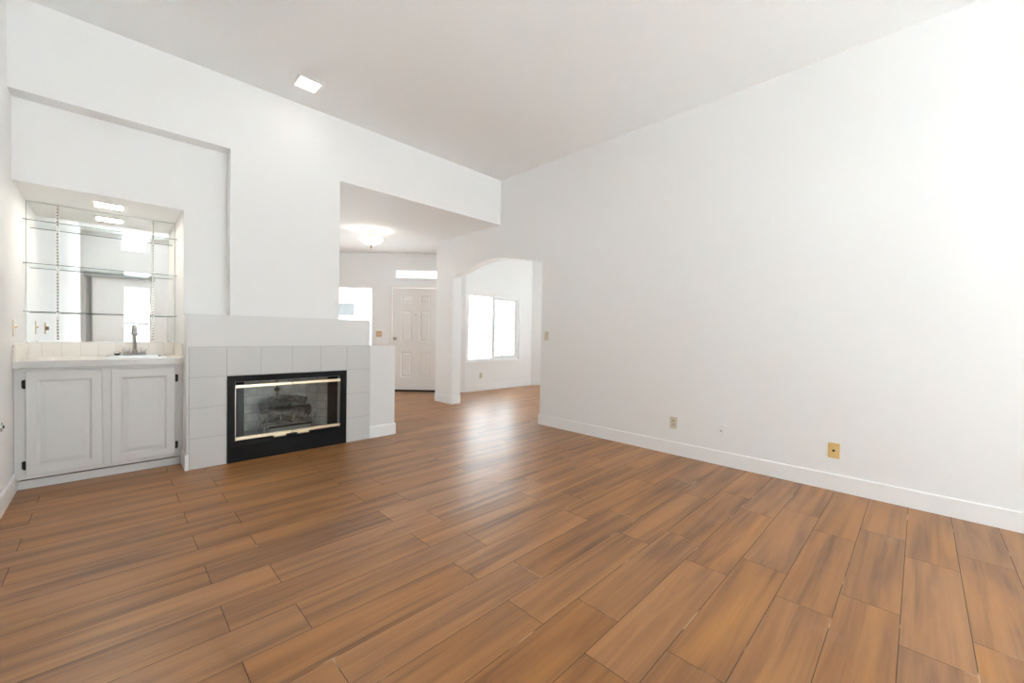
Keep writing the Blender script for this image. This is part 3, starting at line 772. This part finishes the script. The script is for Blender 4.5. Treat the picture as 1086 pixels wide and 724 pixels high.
SZ = (1.277, 1.650, 1.983)
for x, lab in ((-0.314, 'left slotted metal shelf standard on the bar mirror'), (0.275, 'right slotted metal shelf standard on the bar mirror')):
    o = obj('shelf_standard', box(-0.008, 0.008, -0.013, -0.0003, 0.0, 1.10), STRIP)
    o.location = (x, YM - 0.0105, 1.052); tag(o, lab, 'shelf standard', 'slotted standards holding the glass shelves')
for z, which in zip(SZ, ('lowest', 'middle', 'topmost')):
    s_ = thing('glass_shelf', which + ' of the three glass shelves across the bar mirror', 'shelf', (-0.025, 4.93, z), 0, 'glass shelves in the bar recess')
    obj('shelf_pane', box(XL + 0.004, XB - 0.004, 4.842, YM - 0.026, z - 0.005, z), SHELFG, s_, True)
    obj('polished_edge', box(XL + 0.004, XB - 0.004, 4.8385, 4.842, z - 0.005, z), SHELFE, s_, True)
    for x in (-0.314, 0.275):
        bm = bmesh.new(); add_prism(bm, [(YM - 0.024, z - 0.006), (4.87, z - 0.006), (4.87, z - 0.010), (YM - 0.024, z - 0.05)], x - 0.0015, x + 0.0015, 'x')
        br = obj('bracket', bm, STEEL, s_, True)

# ================================================================== lights
def downlight(label, cx, cy, z, lm):
    r = thing('recessed_downlight', label, 'ceiling light', (cx, cy, z), 0, 'square recessed downlights')
    a, b = 0.083, 0.106
    obj('trim_ring', holed([cx - b, cx - a, cx + a, cx + b], [cy - b, cy - a, cy + a, cy + b], lambda s, t: not (abs(s - cx) < a and abs(t - cy) < a), z - 0.006, z - 0.0005, XYm), TRIM, r, True)
    o = obj('lens', box(cx - a, cx + a, cy - a, cy + a, z - 0.004, z - 0.001), lm, r, True); o['label'] = 'glowing white lens'
downlight('lit square downlight in the high ceiling above the fireplace', 1.239, 3.872, H, LENS)
downlight('lit square downlight in the soffit over the bar', -0.012, 4.732, 2.163, LENSB)

PX, PY = 2.83, 5.95
pl = thing('ceiling_lamp', 'lit alabaster glass bowl lamp hanging from the entry ceiling', 'ceiling light', (PX, PY, ZB))
obj('canopy', lathe([(0.062, -0.001), (0.062, -0.012), (0.045, -0.028), (0.018, -0.036)], (PX, PY, ZB), 24), BRONZE, pl, True)
for k in range(3):
    a = k * 2.094 + 0.5
    obj('arm', tube([(PX + 0.03 * math.cos(a), PY + 0.03 * math.sin(a), ZB - 0.03), (PX + 0.05 * math.cos(a), PY + 0.05 * math.sin(a), ZB - 0.07), (PX + 0.03 * math.cos(a), PY + 0.03 * math.sin(a), ZB - 0.11), (PX, PY, ZB - 0.125)], 0.006, 8), BRONZE, pl, True)
bm = lathe([(0.022, -0.225), (0.06, -0.215), (0.12, -0.185), (0.158, -0.152), (0.172, -0.134), (0.169, -0.128), (0.150, -0.147), (0.11, -0.176), (0.05, -0.205), (0.015, -0.212)], (PX, PY, ZB), 36)
gb = obj('glass_bowl', bm, BOWL, pl, True); gb['label'] = 'glowing white glass bowl'
obj('finial', lathe([(0.004, -0.275), (0.010, -0.262), (0.007, -0.25), (0.022, -0.236), (0.024, -0.224), (0.010, -0.222), (0.006, -0.12)], (PX, PY, ZB), 16), BRONZE, pl, True)

# ================================================================== wall plates
def plate(name, label, cat, loc, rotz, kind, pm, dm=None, w=0.072, h=0.117, group=None):
    """local frame: x along the wall, -y out of it, origin at the plate's middle"""
    r = thing(name, label, cat, loc, rotz, group)
    obj('cover_plate', box(-w / 2, w / 2, -0.006, 0.0, -h / 2, h / 2, bevel=0.002), pm, r)
    dm = dm or pm
    if kind == 'outlet':
        for z in (-0.02, 0.02):
            o = obj('receptacle', box(-0.016, 0.016, -0.0085, -0.006, z - 0.013, z + 0.013, bevel=0.003), dm, r)
            bm = bmesh.new(); add_box(bm, -0.008, -0.005, -0.0092, -0.0084, z - 0.002, z + 0.008); add_box(bm, 0.005, 0.008, -0.0092, -0.0084, z - 0.002, z + 0.008)
            obj('slots', bm, VOID, o)
        obj('screw', lathe([(0.003, -0.0065), (0.003, -0.0075)], axis='y', seg=10), KNOB, r)
    elif kind == 'toggle' or kind == 'toggles':
        for x in ((0.0,) if kind == 'toggle' else (-0.023, 0.023)):
            bm = bmesh.new(); add_prism(bm, [(-0.006, -0.006), (-0.006, 0.010), (-0.020, 0.014), (-0.020, 0.007)], x - 0.005, x + 0.005, 'x')
            obj('toggle', bm, dm, r)
    elif kind == 'rocker':
        obj('rocker', box(-0.016, 0.016, -0.009, -0.006, -0.033, 0.033, bevel=0.002), dm, r)
    elif kind == 'dial':
        obj('dial', lathe([(0.020, -0.006), (0.019, -0.026), (0.015, -0.028)], axis='y', seg=20), dm, r)
    elif kind == 'jack':
        obj('jack', lathe([(0.0085, -0.006), (0.0085, -0.009), (0.005, -0.0095), (0.005, -0.018), (0.001, -0.018)], axis='y', seg=12), dm, r)
        for z in (-0.042, 0.042): obj('screw', lathe([(0.003, -0.006), (0.003, -0.0072)], (0, 0, z), axis='y', seg=10), pm, r)
    return r
RW = -math.pi / 2; LW = math.pi / 2
plate('light_switch', 'beige light switch on the right wall next to the arch', 'switch', (XR, 3.355, 1.147), RW, 'rocker', IVORY, IVORY2)
plate('wall_outlet', 'ivory outlet low on the right wall, farthest from the camera', 'outlet', (XR, 1.695, 0.313), RW, 'outlet', IVORY, IVORY2)
plate('cable_plate', 'white cable jack plate between the ivory outlet and the gold plate', 'jack plate', (XR, 1.256, 0.313), RW, 'jack', WPLATE, KNOB)
plate('cable_plate', 'gold cable jack plate low on the right wall', 'jack plate', (XR, 0.447, 0.307), RW, 'jack', GOLDP, DKMET)
plate('wall_outlet', 'small ivory outlet under the dining room window', 'outlet', (5.355, YD, 0.309), 0, 'outlet', IVORY, IVORY2)
plate('light_switch', 'tan double switch on the entry wall beside the front door', 'switch', DG(-2.652, 0, 1.123), -math.pi / 4, 'toggles', TAN, IVORY, 0.117, 0.117)
plate('light_switch', 'ivory toggle switch on the left wall beside the bar mirror', 'switch', (XL, 4.455, 1.148), LW, 'toggle', IVORY, GOLDP)
plate('dimmer_switch', 'gold dimmer with grey dial reflected in the bar mirror', 'switch', (XL, 3.72, 1.142), LW, 'dial', GOLDP, KNOB)
gv = thing('gas_valve', 'round chrome gas key valve on the left wall at frame edge', 'valve', (XL, 3.975, 0.535), LW)
obj('escutcheon', lathe([(0.031, 0.0), (0.031, -0.003), (0.020, -0.009), (0.009, -0.010)], axis='y', seg=24), CHROME, gv)
obj('key_socket', lathe([(0.008, -0.009), (0.008, -0.014), (0.004, -0.014)], axis='y', seg=12), VOID, gv)

# vertical blind beside the narrow window, seen only in the mirror
vb = thing('vertical_blind', 'vertical blind with grey headrail and bunched vanes seen in the bar mirror', 'blind', (-0.1, YB + 0.06, 2.30))
obj('headrail', box(-0.44, 0.76, YB + 0.015, YB + 0.085, 2.31, 2.42, bevel=0.004), HEADR, vb, True)
for i in range(6):
    bm = box(-0.044, 0.044, -0.001, 0.001, -1.90, 0.0)
    bm.transform(Matrix.Translation((-0.40 + i * 0.018, YB + 0.05, 2.31)) @ Matrix.Rotation(math.radians(72 + i * 3), 4, 'Z'))
    obj('vane', bm, VANE, vb, True)
